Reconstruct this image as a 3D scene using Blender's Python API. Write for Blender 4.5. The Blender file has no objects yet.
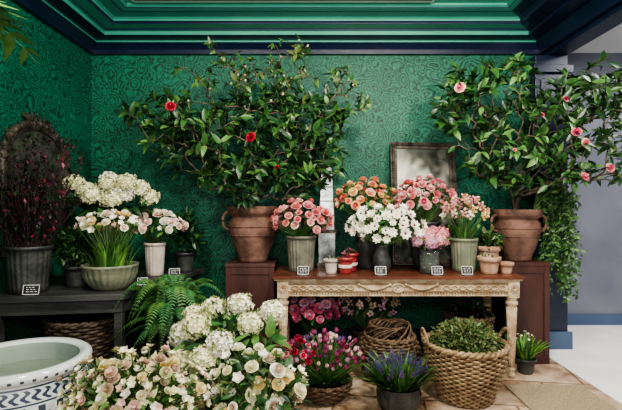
import bpy, math, random
import numpy as np
random.seed(7); np.random.seed(7)
U=random.uniform
def V(*a): return np.array(a,dtype=float)
def nrm(v):
    l=np.linalg.norm(v); return v/l if l>1e-9 else V(0,0,1)

# ---------------------------------------------------------------- materials
def newmat(name):
    m=bpy.data.materials.new(name); m.use_nodes=True
    nt=m.node_tree; b=nt.nodes['Principled BSDF']; return m,nt,b
def ramp(nt,stops):
    r=nt.nodes.new('ShaderNodeValToRGB'); e=r.color_ramp.elements
    while len(e)<len(stops): e.new(.5)
    for i,(p,c) in enumerate(stops):
        e[i].position=p; e[i].color=(c[0],c[1],c[2],1)
    return r
def mat(name,c1,c2=None,scale=12,rough=.5,metal=0,bump=0,spec=.5,sss=0,trans=0,bscale=None,coat=0,stretch=None):
    m,nt,b=newmat(name)
    b.inputs['Roughness'].default_value=rough; b.inputs['Metallic'].default_value=metal
    b.inputs['Specular IOR Level'].default_value=spec
    b.inputs['Transmission Weight'].default_value=trans
    b.inputs['Coat Weight'].default_value=coat
    tc=nt.nodes.new('ShaderNodeTexCoord'); mp=nt.nodes.new('ShaderNodeMapping')
    nt.links.new(tc.outputs['Object'],mp.inputs[0])
    if stretch: mp.inputs['Scale'].default_value=stretch
    if c2 is None: b.inputs['Base Color'].default_value=(*c1,1)
    else:
        n=nt.nodes.new('ShaderNodeTexNoise'); n.inputs['Scale'].default_value=scale; n.inputs['Detail'].default_value=5
        nt.links.new(mp.outputs[0],n.inputs[0])
        r=ramp(nt,[(.35,c1),(.65,c2)]); nt.links.new(n.outputs[0],r.inputs[0]); nt.links.new(r.outputs[0],b.inputs['Base Color'])
    if bump:
        n2=nt.nodes.new('ShaderNodeTexNoise'); n2.inputs['Scale'].default_value=bscale or scale*4; n2.inputs['Detail'].default_value=6
        nt.links.new(mp.outputs[0],n2.inputs[0])
        bp=nt.nodes.new('ShaderNodeBump'); bp.inputs['Strength'].default_value=bump; bp.inputs['Distance'].default_value=.02
        nt.links.new(n2.outputs[0],bp.inputs['Height']); nt.links.new(bp.outputs[0],b.inputs['Normal'])
    return m
def math_n(nt,op,a,bv=None):
    n=nt.nodes.new('ShaderNodeMath'); n.operation=op
    for i,x in enumerate((a,bv)):
        if x is None: continue
        if isinstance(x,(int,float)): n.inputs[i].default_value=x
        else: nt.links.new(x,n.inputs[i])
    return n.outputs[0]
def wallpaper():
    m,nt,b=newmat('malachite_wallpaper'); L=nt.links.new
    tc=nt.nodes.new('ShaderNodeTexCoord')
    nz=nt.nodes.new('ShaderNodeTexNoise'); nz.inputs['Scale'].default_value=4; nz.inputs['Detail'].default_value=2
    L(tc.outputs['Object'],nz.inputs[0])
    vm=nt.nodes.new('ShaderNodeVectorMath'); vm.operation='MULTIPLY_ADD'
    L(nz.outputs['Color'],vm.inputs[0]); vm.inputs[1].default_value=(.2,.2,.2); L(tc.outputs['Object'],vm.inputs[2])
    vo=nt.nodes.new('ShaderNodeTexVoronoi'); vo.inputs['Scale'].default_value=7.5; L(vm.outputs[0],vo.inputs[0])
    s=math_n(nt,'SINE',math_n(nt,'MULTIPLY',vo.outputs['Distance'],36.0))
    vo2=nt.nodes.new('ShaderNodeTexVoronoi'); vo2.inputs['Scale'].default_value=18; L(vm.outputs[0],vo2.inputs[0])
    s2=math_n(nt,'SINE',math_n(nt,'MULTIPLY',vo2.outputs['Distance'],17.0))
    t=math_n(nt,'ADD',math_n(nt,'MULTIPLY',s,.30),math_n(nt,'MULTIPLY',s2,.22))
    t=math_n(nt,'ADD',t,.5)
    r=ramp(nt,[(.12,(.002,.034,.021)),(.5,(.005,.100,.058)),(.9,(.012,.160,.098))])
    L(t,r.inputs[0])
    n3=nt.nodes.new('ShaderNodeTexNoise'); n3.inputs['Scale'].default_value=1.3; L(tc.outputs['Object'],n3.inputs[0])
    mx=nt.nodes.new('ShaderNodeMix'); mx.data_type='RGBA'; mx.blend_type='MULTIPLY'; mx.inputs[0].default_value=1
    r3=ramp(nt,[(.3,(.75,.75,.75)),(.7,(1.2,1.2,1.2))]); L(n3.outputs[0],r3.inputs[0])
    L(r.outputs[0],mx.inputs[6]); L(r3.outputs[0],mx.inputs[7]); L(mx.outputs[2],b.inputs['Base Color'])
    b.inputs['Roughness'].default_value=.55; b.inputs['Specular IOR Level'].default_value=.35
    return m
def tiles():
    m,nt,b=newmat('stone_tiles'); L=nt.links.new
    tc=nt.nodes.new('ShaderNodeTexCoord'); mp=nt.nodes.new('ShaderNodeMapping'); L(tc.outputs['Object'],mp.inputs[0])
    mp.inputs['Rotation'].default_value=(0,0,.15)
    nz=nt.nodes.new('ShaderNodeTexNoise'); nz.inputs['Scale'].default_value=4; nz.inputs['Detail'].default_value=9; nz.inputs['Roughness'].default_value=.65; L(mp.outputs[0],nz.inputs[0])
    r=ramp(nt,[(.36,(.16,.09,.05)),(.48,(.40,.28,.19)),(.66,(.66,.54,.42))]); L(nz.outputs[0],r.inputs[0])
    br=nt.nodes.new('ShaderNodeTexBrick'); br.inputs['Scale'].default_value=1.0; br.inputs['Mortar Size'].default_value=.010
    br.inputs['Mortar'].default_value=(.35,.28,.22,1); br.inputs['Mortar Smooth'].default_value=.3
    br.inputs['Color1'].default_value=(1,1,1,1); br.inputs['Color2'].default_value=(.74,.70,.66,1)
    br.inputs['Row Height'].default_value=.45; br.inputs['Brick Width'].default_value=.6
    L(mp.outputs[0],br.inputs[0])
    mx=nt.nodes.new('ShaderNodeMix'); mx.data_type='RGBA'; mx.blend_type='MULTIPLY'; mx.inputs[0].default_value=1
    L(r.outputs[0],mx.inputs[6]); L(br.outputs[0],mx.inputs[7]); L(mx.outputs[2],b.inputs['Base Color'])
    b.inputs['Roughness'].default_value=.45
    return m
def porcelain():
    m,nt,b=newmat('blue_white_porcelain'); L=nt.links.new
    tc=nt.nodes.new('ShaderNodeTexCoord'); sp=nt.nodes.new('ShaderNodeSeparateXYZ'); L(tc.outputs['Object'],sp.inputs[0])
    ang=math_n(nt,'ARCTAN2',sp.outputs[1],sp.outputs[0])
    z=sp.outputs[2]
    def band(a,c):
        return math_n(nt,'MULTIPLY',math_n(nt,'GREATER_THAN',z,a),math_n(nt,'LESS_THAN',z,c))
    k=math_n(nt,'SINE',math_n(nt,'ADD',math_n(nt,'MULTIPLY',ang,46.0),math_n(nt,'MULTIPLY',math_n(nt,'SINE',math_n(nt,'MULTIPLY',z,170.0)),1.6)))
    m1=math_n(nt,'MULTIPLY',math_n(nt,'GREATER_THAN',k,.0),band(.435,.482))
    k2=math_n(nt,'SINE',math_n(nt,'ADD',math_n(nt,'MULTIPLY',ang,26.0),math_n(nt,'MULTIPLY',math_n(nt,'GREATER_THAN',z,.385),1.57)))
    m3=math_n(nt,'MULTIPLY',math_n(nt,'GREATER_THAN',k2,.35),band(.355,.415))
    vo=nt.nodes.new('ShaderNodeTexVoronoi'); vo.inputs['Scale'].default_value=11; L(tc.outputs['Object'],vo.inputs[0])
    v=math_n(nt,'GREATER_THAN',math_n(nt,'SINE',math_n(nt,'MULTIPLY',vo.outputs['Distance'],26.)),.25)
    m2=math_n(nt,'MULTIPLY',v,band(.08,.32))
    l=math_n(nt,'MAXIMUM',band(.422,.430),band(.487,.495))
    l=math_n(nt,'MAXIMUM',l,band(.335,.343))
    dots=math_n(nt,'MULTIPLY',math_n(nt,'GREATER_THAN',math_n(nt,'SINE',math_n(nt,'MULTIPLY',ang,44.)),.5),band(.52,.532))
    t=math_n(nt,'MAXIMUM',math_n(nt,'MAXIMUM',m1,m2),math_n(nt,'MAXIMUM',l,dots)); t=math_n(nt,'MAXIMUM',t,m3)
    mx=nt.nodes.new('ShaderNodeMix'); mx.data_type='RGBA'; L(t,mx.inputs[0])
    mx.inputs[6].default_value=(.62,.66,.66,1); mx.inputs[7].default_value=(.04,.055,.09,1)
    L(mx.outputs[2],b.inputs['Base Color']); b.inputs['Roughness'].default_value=.15; b.inputs['Coat Weight'].default_value=.4
    return m

WALL=wallpaper()
CEIL=mat('ceiling_green_paint',(.055,.30,.22),(.065,.34,.25),scale=2,rough=.4)
NAVY=mat('navy_gloss_paint',(.004,.009,.03),(.007,.014,.04),scale=3,rough=.35)
GREENTRIM=mat('green_gloss_trim',(.04,.24,.175),(.05,.28,.205),scale=3,rough=.35)
TILE=tiles()
WHITEF=mat('white_floor',(.8,.79,.76),(.9,.89,.87),scale=3,rough=.4)
BLUEW=mat('slate_blue_wall',(.135,.145,.19),(.17,.18,.225),scale=2,rough=.6)
WHITEC=mat('white_plaster',(.6,.6,.62),(.68,.68,.7),scale=2,rough=.7)
BASEB=mat('slate_blue_trim',(.05,.08,.15),(.06,.1,.18),scale=2,rough=.4)
TERRA=mat('terracotta_old',(.065,.030,.021),(.20,.105,.075),scale=7,rough=.75,bump=.4)
TERRA2=mat('terracotta_pale',(.34,.17,.10),(.5,.34,.25),scale=14,rough=.85,bump=.25)
SOIL=mat('soil',(.015,.009,.006),(.04,.025,.015),scale=30,rough=1,bump=.6)
REDWOOD=mat('plinth_wood',(.030,.010,.009),(.070,.024,.019),scale=5,rough=.45,bump=.2,stretch=(1,1,.2))
TABTOP=mat('table_top_mahogany',(.07,.020,.012),(.15,.05,.026),scale=8,rough=.3,stretch=(.2,1,1))
CREAM=mat('distressed_cream',(.34,.23,.13),(.62,.50,.34),scale=16,rough=.6,bump=.3)
CREAMD=mat('gilt_brown',(.15,.09,.045),(.25,.165,.085),scale=20,rough=.6,bump=.3)
DARKWOOD=mat('dark_grey_wood',(.018,.019,.020),(.055,.056,.054),scale=8,rough=.5,bump=.3,stretch=(.3,1,1))
ZINC=mat('zinc_pot',(.09,.09,.07),(.18,.17,.13),scale=10,rough=.65,bump=.3)
DZINC=mat('dark_zinc_pot',(.018,.02,.02),(.055,.058,.054),scale=10,rough=.5,bump=.3)
SAGE=mat('sage_ceramic',(.13,.15,.10),(.23,.24,.165),scale=9,rough=.45,bump=.2)
WICK=mat('wicker_tan',(.14,.08,.04),(.38,.27,.15),scale=25,rough=.65)
WICKD=mat('wicker_dark',(.03,.02,.014),(.10,.065,.04),scale=25,rough=.7)
WICKM=mat('wicker_brown',(.06,.035,.02),(.15,.09,.05),scale=25,rough=.7)
BASKIN=mat('basket_lining',(.02,.014,.01),(.04,.03,.02),scale=20,rough=1)
BARK=mat('bark',(.06,.045,.03),(.15,.12,.085),scale=20,rough=.85,bump=.3)
TWIG=mat('dark_twig',(.016,.009,.010),(.045,.024,.024),scale=20,rough=.8)
DUSK=mat('leaf_dusky_purple',(.018,.014,.018),(.035,.032,.032),scale=20,rough=.6)
L1=mat('leaf_dark',(.006,.028,.008),(.015,.055,.016),scale=14,rough=.36)
L2=mat('leaf_mid',(.018,.07,.015),(.042,.12,.028),scale=14,rough=.36)
L3=mat('leaf_light',(.065,.16,.035),(.12,.24,.06),scale=14,rough=.4)
L4=mat('leaf_olive',(.06,.085,.02),(.11,.14,.04),scale=14,rough=.5)
FERN=mat('fern_green',(.02,.11,.03),(.045,.19,.055),scale=14,rough=.5)
SHOOT=mat('shoot_green',(.13,.33,.05),(.26,.5,.10),scale=14,rough=.4)
STEM=mat('stem_green',(.05,.12,.03),(.08,.17,.04),scale=14,rough=.5)
RED=mat('petal_red',(.36,.006,.03),(.5,.02,.06),rough=.5)
CORAL=mat('petal_coral',(.60,.14,.12),(.72,.24,.19),rough=.5)
PINK=mat('petal_pink',(.68,.24,.27),(.80,.40,.40),rough=.5)
PPINK=mat('petal_pale_pink',(.76,.48,.44),(.86,.64,.58),rough=.5)
HOT=mat('petal_hot_pink',(.52,.06,.14),(.68,.17,.25),rough=.5)
LILAC=mat('petal_lilac',(.44,.22,.36),(.64,.38,.5),rough=.5)
MAG=mat('petal_magenta',(.20,.025,.08),(.35,.07,.16),rough=.5)
WINE=mat('petal_wine',(.12,.008,.03),(.25,.02,.06),rough=.5)
PURP=mat('petal_purple',(.07,.035,.12),(.13,.07,.2),rough=.5)
INDIGO=mat('petal_indigo',(.03,.03,.09),(.06,.065,.16),rough=.5)
PEACH=mat('petal_peach',(.78,.36,.17),(.86,.54,.33),rough=.5)
YEL=mat('petal_yellow',(.72,.50,.14),(.82,.65,.3),rough=.5)
WHITE=mat('petal_white',(.76,.72,.60),(.86,.83,.72),rough=.5)
CREAMP=mat('petal_cream',(.68,.64,.38),(.80,.77,.54),rough=.5)
GREENISH=mat('petal_greenish',(.42,.47,.19),(.60,.64,.34),rough=.5)
DUSTY=mat('petal_dusty',(.46,.32,.22),(.64,.50,.37),rough=.5)
BLACK=mat('chalkboard_black',(.01,.01,.011),(.018,.018,.018),rough=.6)
CHALK=mat('chalk_white',(.8,.8,.78),(.85,.85,.83),rough=.8)
MOSS=mat('moss',(.04,.06,.015),(.12,.13,.04),scale=40,rough=1,bump=.6)
PORC=porcelain()
PORCIN=mat('porcelain_inside',(.30,.36,.32),(.42,.48,.43),scale=3,rough=.2)
WATER=mat('water_surface',(.14,.18,.14),(.2,.24,.19),scale=5,rough=.08,spec=.5)
WPOT=mat('whitewashed_pot',(.42,.35,.30),(.6,.54,.48),scale=12,rough=.7)
RPOT=mat('red_glazed_pot',(.22,.02,.03),(.35,.05,.05),scale=12,rough=.3)
GLASS=mat('vase_glass',(.85,.92,.9),rough=.03,trans=.95)
MIRR=mat('foxed_mirror',(.03,.033,.028),(.16,.165,.14),scale=5,rough=.3,metal=.5)
MIRR2=mat('obelisk_mirror',(.10,.11,.11),(.42,.44,.43),scale=12,rough=.25,metal=.75)
FRAME=mat('patinated_frame',(.02,.018,.015),(.10,.08,.062),scale=18,rough=.5,metal=.4,bump=.5)
METAL=mat('vent_metal',(.5,.7,.6),(.55,.75,.65),scale=4,rough=.4)
JUTE=mat('jute_mat',(.38,.29,.19),(.54,.43,.31),scale=60,rough=.9,bump=.7)

# ---------------------------------------------------------------- mesh builder
class MB:
    def __init__(s): s.v=[]; s.f=[]; s.mi=[]; s.n=0; s.mats=[]; s.flat=[]
    def mid(s,m):
        if m not in s.mats: s.mats.append(m)
        return s.mats.index(m)
    def raw(s,v,f,m,flat=False):
        v=np.asarray(v,dtype=float); i=s.mid(m); o=s.n
        s.v.append(v); s.n+=len(v)
        for q in f: s.f.append(tuple(a+o for a in q)); s.mi.append(i); s.flat.append(flat)
    def tmp(s,T,R,p,sc,mats):
        v=(T[0]*sc)@R.T+p; o=s.n; s.v.append(v); s.n+=len(v)
        ids=[s.mid(m) for m in mats]
        for q,k in zip(T[1],T[2]): s.f.append(tuple(a+o for a in q)); s.mi.append(ids[min(k,len(ids)-1)]); s.flat.append(False)
    def box(s,a,b,m):
        x0,y0,z0=a; x1,y1,z1=b
        v=[(x0,y0,z0),(x1,y0,z0),(x1,y1,z0),(x0,y1,z0),(x0,y0,z1),(x1,y0,z1),(x1,y1,z1),(x0,y1,z1)]
        s.raw(v,[(0,3,2,1),(4,5,6,7),(0,1,5,4),(1,2,6,5),(2,3,7,6),(3,0,4,7)],m,True)
    def prism(s,poly,z0,z1,m):
        n=len(poly); v=[(x,y,z0) for x,y in poly]+[(x,y,z1) for x,y in poly]
        f=[tuple(range(n-1,-1,-1)),tuple(range(n,2*n))]+[(i,(i+1)%n,n+(i+1)%n,n+i) for i in range(n)]
        s.raw(v,f,m,True)
    def lathe(s,c,prof,m,segs=36,flute=None,cap=True):
        cx,cy,z0=c; v=[]
        for j,(r,z) in enumerate(prof):
            for i in range(segs):
                a=2*math.pi*i/segs; rr=r
                if flute and flute[2]<=j<=flute[3]: rr=r+flute[1]*(abs(math.sin(a*flute[0]/2))-.5)
                v.append((cx+rr*math.cos(a),cy+rr*math.sin(a),z0+z))
        f=[]
        for j in range(len(prof)-1):
            for i in range(segs):
                k=(i+1)%segs; f.append((j*segs+i,j*segs+k,(j+1)*segs+k,(j+1)*segs+i))
        if cap: f.append(tuple(range(segs-1,-1,-1)))
        s.raw(v,f,m)
    def disc(s,c,r,m,segs=24,bumpy=0):
        v=[(c[0],c[1],c[2]+bumpy)]+[(c[0]+r*math.cos(2*math.pi*i/segs),c[1]+r*math.sin(2*math.pi*i/segs),c[2]) for i in range(segs)]
        s.raw(v,[(0,1+i,1+(i+1)%segs) for i in range(segs)],m)
    def tube(s,pts,rad,m,sides=5,closed=False):
        pts=np.asarray(pts,float); n=len(pts)
        if not hasattr(rad,'__len__'): rad=[rad]*n
        tan=np.roll(pts,-1,0)-np.roll(pts,1,0)
        if not closed: tan[0]=pts[1]-pts[0]; tan[-1]=pts[-1]-pts[-2]
        tan/= (np.linalg.norm(tan,axis=1)[:,None]+1e-12)
        ref=V(0,0,1) if abs(np.mean(np.abs(tan[:,2])))<.8 else V(1,.13,0)
        A=np.cross(tan,ref); A/= (np.linalg.norm(A,axis=1)[:,None]+1e-9); B=np.cross(tan,A)
        v=[]
        for k in range(sides):
            a=2*math.pi*k/sides; v.append(pts+(A*math.cos(a)+B*math.sin(a))*np.array(rad)[:,None])
        v=np.stack(v,1).reshape(-1,3)
        f=[]; rng=n if closed else n-1
        for i in range(rng):
            j=(i+1)%n
            for k in range(sides):
                l=(k+1)%sides; f.append((i*sides+k,i*sides+l,j*sides+l,j*sides+k))
        s.raw(v,f,m)
    def build(s,name,origin=(0,0,0),lim=None,bevel=0):
        v=np.concatenate(s.v) 
        if lim is not None:
            v[:,0]=np.clip(v[:,0],lim[0],lim[1]); v[:,1]=np.clip(v[:,1],lim[2],lim[3])
            if len(lim)>4: v[:,2]=np.clip(v[:,2],lim[4],lim[5])
        v=v-np.array(origin)
        me=bpy.data.meshes.new(name); me.from_pydata(v.tolist(),[],s.f)
        for m in s.mats: me.materials.append(m)
        me.polygons.foreach_set('material_index',s.mi)
        me.polygons.foreach_set('use_smooth',[not x for x in s.flat]); me.update()
        ob=bpy.data.objects.new(name,me); ob.location=origin; bpy.context.collection.objects.link(ob)
        if bevel:
            b=ob.modifiers.new('bevel','BEVEL'); b.width=bevel; b.segments=2; b.limit_method='ANGLE'; b.angle_limit=.9
        return ob

def frame(d,up=V(0,0,1),roll=0):
    z=nrm(np.asarray(d,float)); x=up-np.dot(up,z)*z
    if np.linalg.norm(x)<.05: x=V(1,.2,0)-np.dot(V(1,.2,0),z)*z
    x=nrm(x); y=np.cross(z,x)
    if roll:
        c,s_=math.cos(roll),math.sin(roll); x,y=x*c+y*s_,y*c-x*s_
    return np.stack([x,y,z],1)

# ---------------------------------------------------------------- templates (grow along +Z, leaf upper face +X)
def leafT(L=1,W=.4,droop=.2,fold=.06,n=4,pw=.8,slot=0):
    v=[];f=[];k=[]
    for i in range(n+1):
        t=i/n; w=W/2*math.sin(math.pi*min(1,.03+.97*t)**pw); x=-droop*t*t*L
        v+= [(x+fold*w/W*2,-w,t*L),(x,0,t*L),(x+fold*w/W*2,w,t*L)]
    for i in range(n):
        a=i*3; f+=[(a,a+1,a+4,a+3),(a+1,a+2,a+5,a+4)]; k+=[slot]*2
    return (np.array(v,float),f,k)
def merge(parts):
    v=[];f=[];k=[];o=0
    for T in parts:
        v.append(T[0]); f+=[tuple(a+o for a in q) for q in T[1]]; k+=T[2]; o+=len(T[0])
    return (np.concatenate(v),f,k)
def xf(T,R,p,s=1,slot=None):
    return ((T[0]*s)@R.T+np.array(p),T[1],T[2] if slot is None else [slot]*len(T[2]))
def ballT(r=1,seg=8,ring=5,slot=0,sq=1):
    v=[(0,0,-r*sq)];f=[]
    for j in range(1,ring):
        a=math.pi*j/ring-math.pi/2
        for i in range(seg):
            b=2*math.pi*i/seg; v.append((r*math.cos(a)*math.cos(b),r*math.cos(a)*math.sin(b),r*math.sin(a)*sq))
    v.append((0,0,r*sq)); e=len(v)-1
    for i in range(seg):
        f.append((0,1+(i+1)%seg,1+i)); f.append((e,1+(ring-2)*seg+i,1+(ring-2)*seg+(i+1)%seg))
        for j in range(ring-2):
            f.append((1+j*seg+i,1+j*seg+(i+1)%seg,1+(j+1)*seg+(i+1)%seg,1+(j+1)*seg+i))
    return (np.array(v,float),f,[slot]*len(f))
def roseT(layers=((3,.32,1.0),(4,.6,.95),(5,.85,.8),(6,1.05,.55)),R=1,H=1.1,slotouter=1):
    parts=[xf(ballT(.28,6,4),np.eye(3),(0,0,.55),1,0)]
    for li,(n,o,h) in enumerate(layers):
        for i in range(n):
            th=2*math.pi*i/n+li*.7+U(-.1,.1); v=[]
            for b in (0,.4,.75,1.0):
                for a in (-1,-.4,.4,1):
                    r=R*o*(b**.55)*(1+.04*U(-1,1)); ha=math.pi/n*1.25*(1-.25*b*abs(a))
                    z=H*h*(b-.12*a*a*b)-(.16*b**4 if o>.7 else 0)
                    an=th+a*ha; v.append((r*math.cos(an),r*math.sin(an),z))
            f=[(j*4+i2,j*4+i2+1,(j+1)*4+i2+1,(j+1)*4+i2) for j in range(3) for i2 in range(3)]
            parts.append((np.array(v),f,[0 if o<.7 else slotouter]*9))
    return merge(parts)
def daisyT(n=8,W=.55,cup=.25,cr=.2):
    parts=[]
    for i in range(n):
        a=2*math.pi*i/n+U(-.05,.05); c=cup*U(.6,1.4)
        d=V(math.cos(a),math.sin(a),c); parts.append(xf(leafT(1,W,-.12,.05,3,.62),frame(d),d*.06))
    for i in range(n):
        a=2*math.pi*(i+.5)/n; d=V(math.cos(a),math.sin(a),cup+.35); parts.append(xf(leafT(.75,W,-.1,.05,2,.62),frame(d),d*.05))
    parts.append(xf(ballT(cr,8,5,1,.6),np.eye(3),(0,0,.16)))
    return merge(parts)
def tulipT():
    parts=[]
    for i in range(6):
        a=2*math.pi*i/6; v=[]; rr=1 if i%2 else .9
        for b,r,z in ((0,.12,0),(.3,.42,.25),(.6,.45,.65),(.85,.33,1.0),(1,.2,1.2)):
            hw=.62*math.sin(math.pi*(.15+.8*b))
            for s_ in (-1,0,1): v.append((r*rr*math.cos(a+s_*hw),r*rr*math.sin(a+s_*hw),z+(0 if s_==0 else -.05*b)))
        f=[(j*3+k,j*3+k+1,(j+1)*3+k+1,(j+1)*3+k) for j in range(4) for k in range(2)]
        parts.append((np.array(v,float),f,[0]*8))
    return merge(parts)
def floretT():
    parts=[]
    for i in range(4):
        a=math.pi/2*i; d=V(math.cos(a),math.sin(a),.25); parts.append(xf(leafT(1,.85,-.1,.08,2,.55),frame(d),(0,0,0)))
    return merge(parts)
FLO=floretT()
def headT(n=85,fs=.27,minz=-.55,sq=.8):
    parts=[xf(ballT(.78,10,6,1,sq),np.eye(3),(0,0,0))]
    ph=[U(0,6) for _ in range(4)]
    for i in range(n):
        z=1-(1-minz)*(i+.5)/n; p=i*2.39996; r=math.sqrt(max(0,1-z*z)); d=V(r*math.cos(p),r*math.sin(p),z)
        lump=1+.13*math.sin(p*3+ph[0])*math.sin(z*5+ph[1])+.08*math.sin(p*5+ph[2]+z*4)
        q=d*V(1,1,sq)*U(.84,1.04)*lump; parts.append(xf(FLO,frame(nrm(d+V(U(-.4,.4),U(-.4,.4),U(-.4,.4))),roll=U(0,6)),q,fs*U(.75,1.15),0 if random.random()<.75 else 1))
    return merge(parts)
def muscT():
    parts=[]
    for i in range(34):
        t=i/34; r=.28*(1-t)**.7+.05; a=i*2.4; z=t*1.3
        parts.append(xf(ballT(.1*(1.1-.4*t),5,3),np.eye(3),(r*math.cos(a),r*math.sin(a),z)))
    return merge(parts)
def sprigT():
    parts=[]
    for i in range(7):
        t=i/6; d=V(math.cos(i*2.4),math.sin(i*2.4),.6); parts.append(xf(tulipT(),frame(d),V(0,0,t*.9)+d*.12,.38))
    return merge(parts)
ROSES=[roseT() for _ in range(3)]
PEONY=[roseT(((4,.3,1.05),(5,.5,1.0),(6,.75,.9),(7,.95,.7),(7,1.15,.45))) for _ in range(2)]
DAISY=[daisyT(8,.8,.3,.24) for _ in range(3)]
OPEN=[daisyT(5,1.05,.5,.16) for _ in range(3)]
TULIP=[tulipT()]; HEAD=[headT(120,.24),headT(110,.26)]; MUSC=[muscT()]; SPRIG=[sprigT()]
LEAF=[leafT(1,.42,.18,.07,4),leafT(1,.48,.35,.09,4),leafT(1,.38,.0,.05,4)]
LEAFS=[leafT(1,.5,.2,.08,2,.75)]
BLADE=[leafT(1,.13,.15,.02,4,.6),leafT(1,.15,.4,.02,5,.6)]

# ---------------------------------------------------------------- generators
def rdir(): return nrm(np.random.normal(size=3))
def stem(mb,a,b,m,r=.003,bow=.06):
    a=np.array(a,float);b=np.array(b,float); o=V(U(-bow,bow),U(-bow,bow),0)*np.linalg.norm(b-a)
    mb.tube([a+(b-a)*t+o*math.sin(math.pi*t)for t in (0,.35,.7,1)],r,m,4)
def leaves(mb,c,rad,n,size,mats,tm=LEAF,minz=-.3,inner=.6,outward=.7,pos=None):
    for _ in range(n):
        d=rdir()
        while d[2]<minz: d=rdir()
        p=np.array(c)+d*np.array(rad)*U(inner,1.03)
        dd=nrm(d*outward+rdir()*.7)
        mb.tmp(random.choice(tm),frame(dd,nrm(V(0,-.35,1)+rdir()*.5)),p,size*U(.7,1.25),[random.choice(mats)])
def bouquet(mb,c,rad,n,tm,size,msets,neck,up=.5,minz=-.15,jit=.1,nl=0,lsize=.07,lm=(),lt=LEAF,stemr=.003,face=V(0,-.3,0),lminz=-.4,lout=.98):
    c=np.array(c,float); rad=np.array(rad,float)
    off=U(0,6)
    for i in range(n):
        z=1-(1-minz)*(i+.5)/n; p=i*2.39996+off; r=math.sqrt(max(0,1-z*z)); d=nrm(V(r*math.cos(p),r*math.sin(p),z)+rdir()*.12)
        q=c+d*rad*(1+U(-jit,jit)*1.6); fd=nrm(d+V(0,0,up)+face+rdir()*.25)
        mb.tmp(random.choice(tm),frame(fd,roll=U(0,6)),q,size*U(.7,1.2),random.choice(msets))
        stem(mb,np.array(neck)+V(U(-.02,.02),U(-.02,.02),0),q,STEM,stemr)
    if nl: leaves(mb,c,rad*lout,nl,lsize,lm,lt,minz=lminz)

def pot(mb,c,r0,r1,h,m,rim=.008,soil=True,flute=None,segs=36,belly=0,rimh=.02):
    prof=[(r0*.9,0),(r0,.004)]
    for i in range(1,7):
        t=i/7; prof.append((r0+(r1-r0)*t+belly*math.sin(math.pi*t),h*t))
    k=len(prof)-1
    prof+=[(r1,h-rimh-.002),(r1+rim,h-rimh),(r1+rim,h-.002),(r1+rim*.6,h),(r1-rim*.8,h),(r1-rim,h-.01),(r1-rim*1.2,h-.05)]
    if flute: segs=flute[0]*4; fl=(flute[0],flute[1],1,k+1)
    else: fl=None
    mb.lathe(c,prof,m,segs,fl)
    if soil: mb.disc((c[0],c[1],c[2]+h-.03),r1-rim,SOIL,24,.006)
def vase(mb,c,prof,m,segs=32,flute=None): mb.lathe(c,prof,m,segs,flute)
def basket(mb,c,rf,H,m,rows=14,stakes=28,tr=.011,amp=.009,rim=.016,handles=False,lining=BASKIN):
    segs=stakes*3; th=np.arange(segs)*2*math.pi/segs
    for i in range(rows):
        t=(i+.5)/rows; z=c[2]+tr+(H-tr)*t; r=rf(t)+amp*np.sin(stakes*th/2+math.pi*i)
        mb.tube(np.stack([c[0]+r*np.cos(th),c[1]+r*np.sin(th),np.full(segs,z)],1),max(tr*.6,H/rows*.5),m,5,True)
    for k in range(stakes):
        a=2*math.pi*k/stakes
        mb.tube([(c[0]+rf(t)*math.cos(a),c[1]+rf(t)*math.sin(a),c[2]+.004+(H-.006)*t) for t in (0,.25,.5,.75,1)],tr*.75,m,4)
    for ph in (0,math.pi):
        w=stakes*th/2+ph
        r=rf(1)+rim*.6*np.cos(w); z=c[2]+H+rim*.6*np.sin(w)
        mb.tube(np.stack([c[0]+r*np.cos(th),c[1]+r*np.sin(th),z],1),rim*.7,m,6,True)
    mb.lathe(c,[(rf(t)-.008,max(.002,H*t)) for t in (0,.2,.4,.6,.8,1)],lining,32)
    if handles:
        for sgn in (-1,1):
            for ph in (0,math.pi):
                pts=[]
                for i in range(25):
                    t=i/24; a=math.pi*t
                    y=c[1]+ .085*math.cos(a)+.006*math.cos(t*30+ph); z=c[2]+H+.085*math.sin(a)*1.1+.006*math.sin(t*30+ph)
                    x=c[0]+sgn*(rf(1)+.02*math.sin(a))
                    pts.append((x,y,z))
                mb.tube(pts,.009,m,6)
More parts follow.
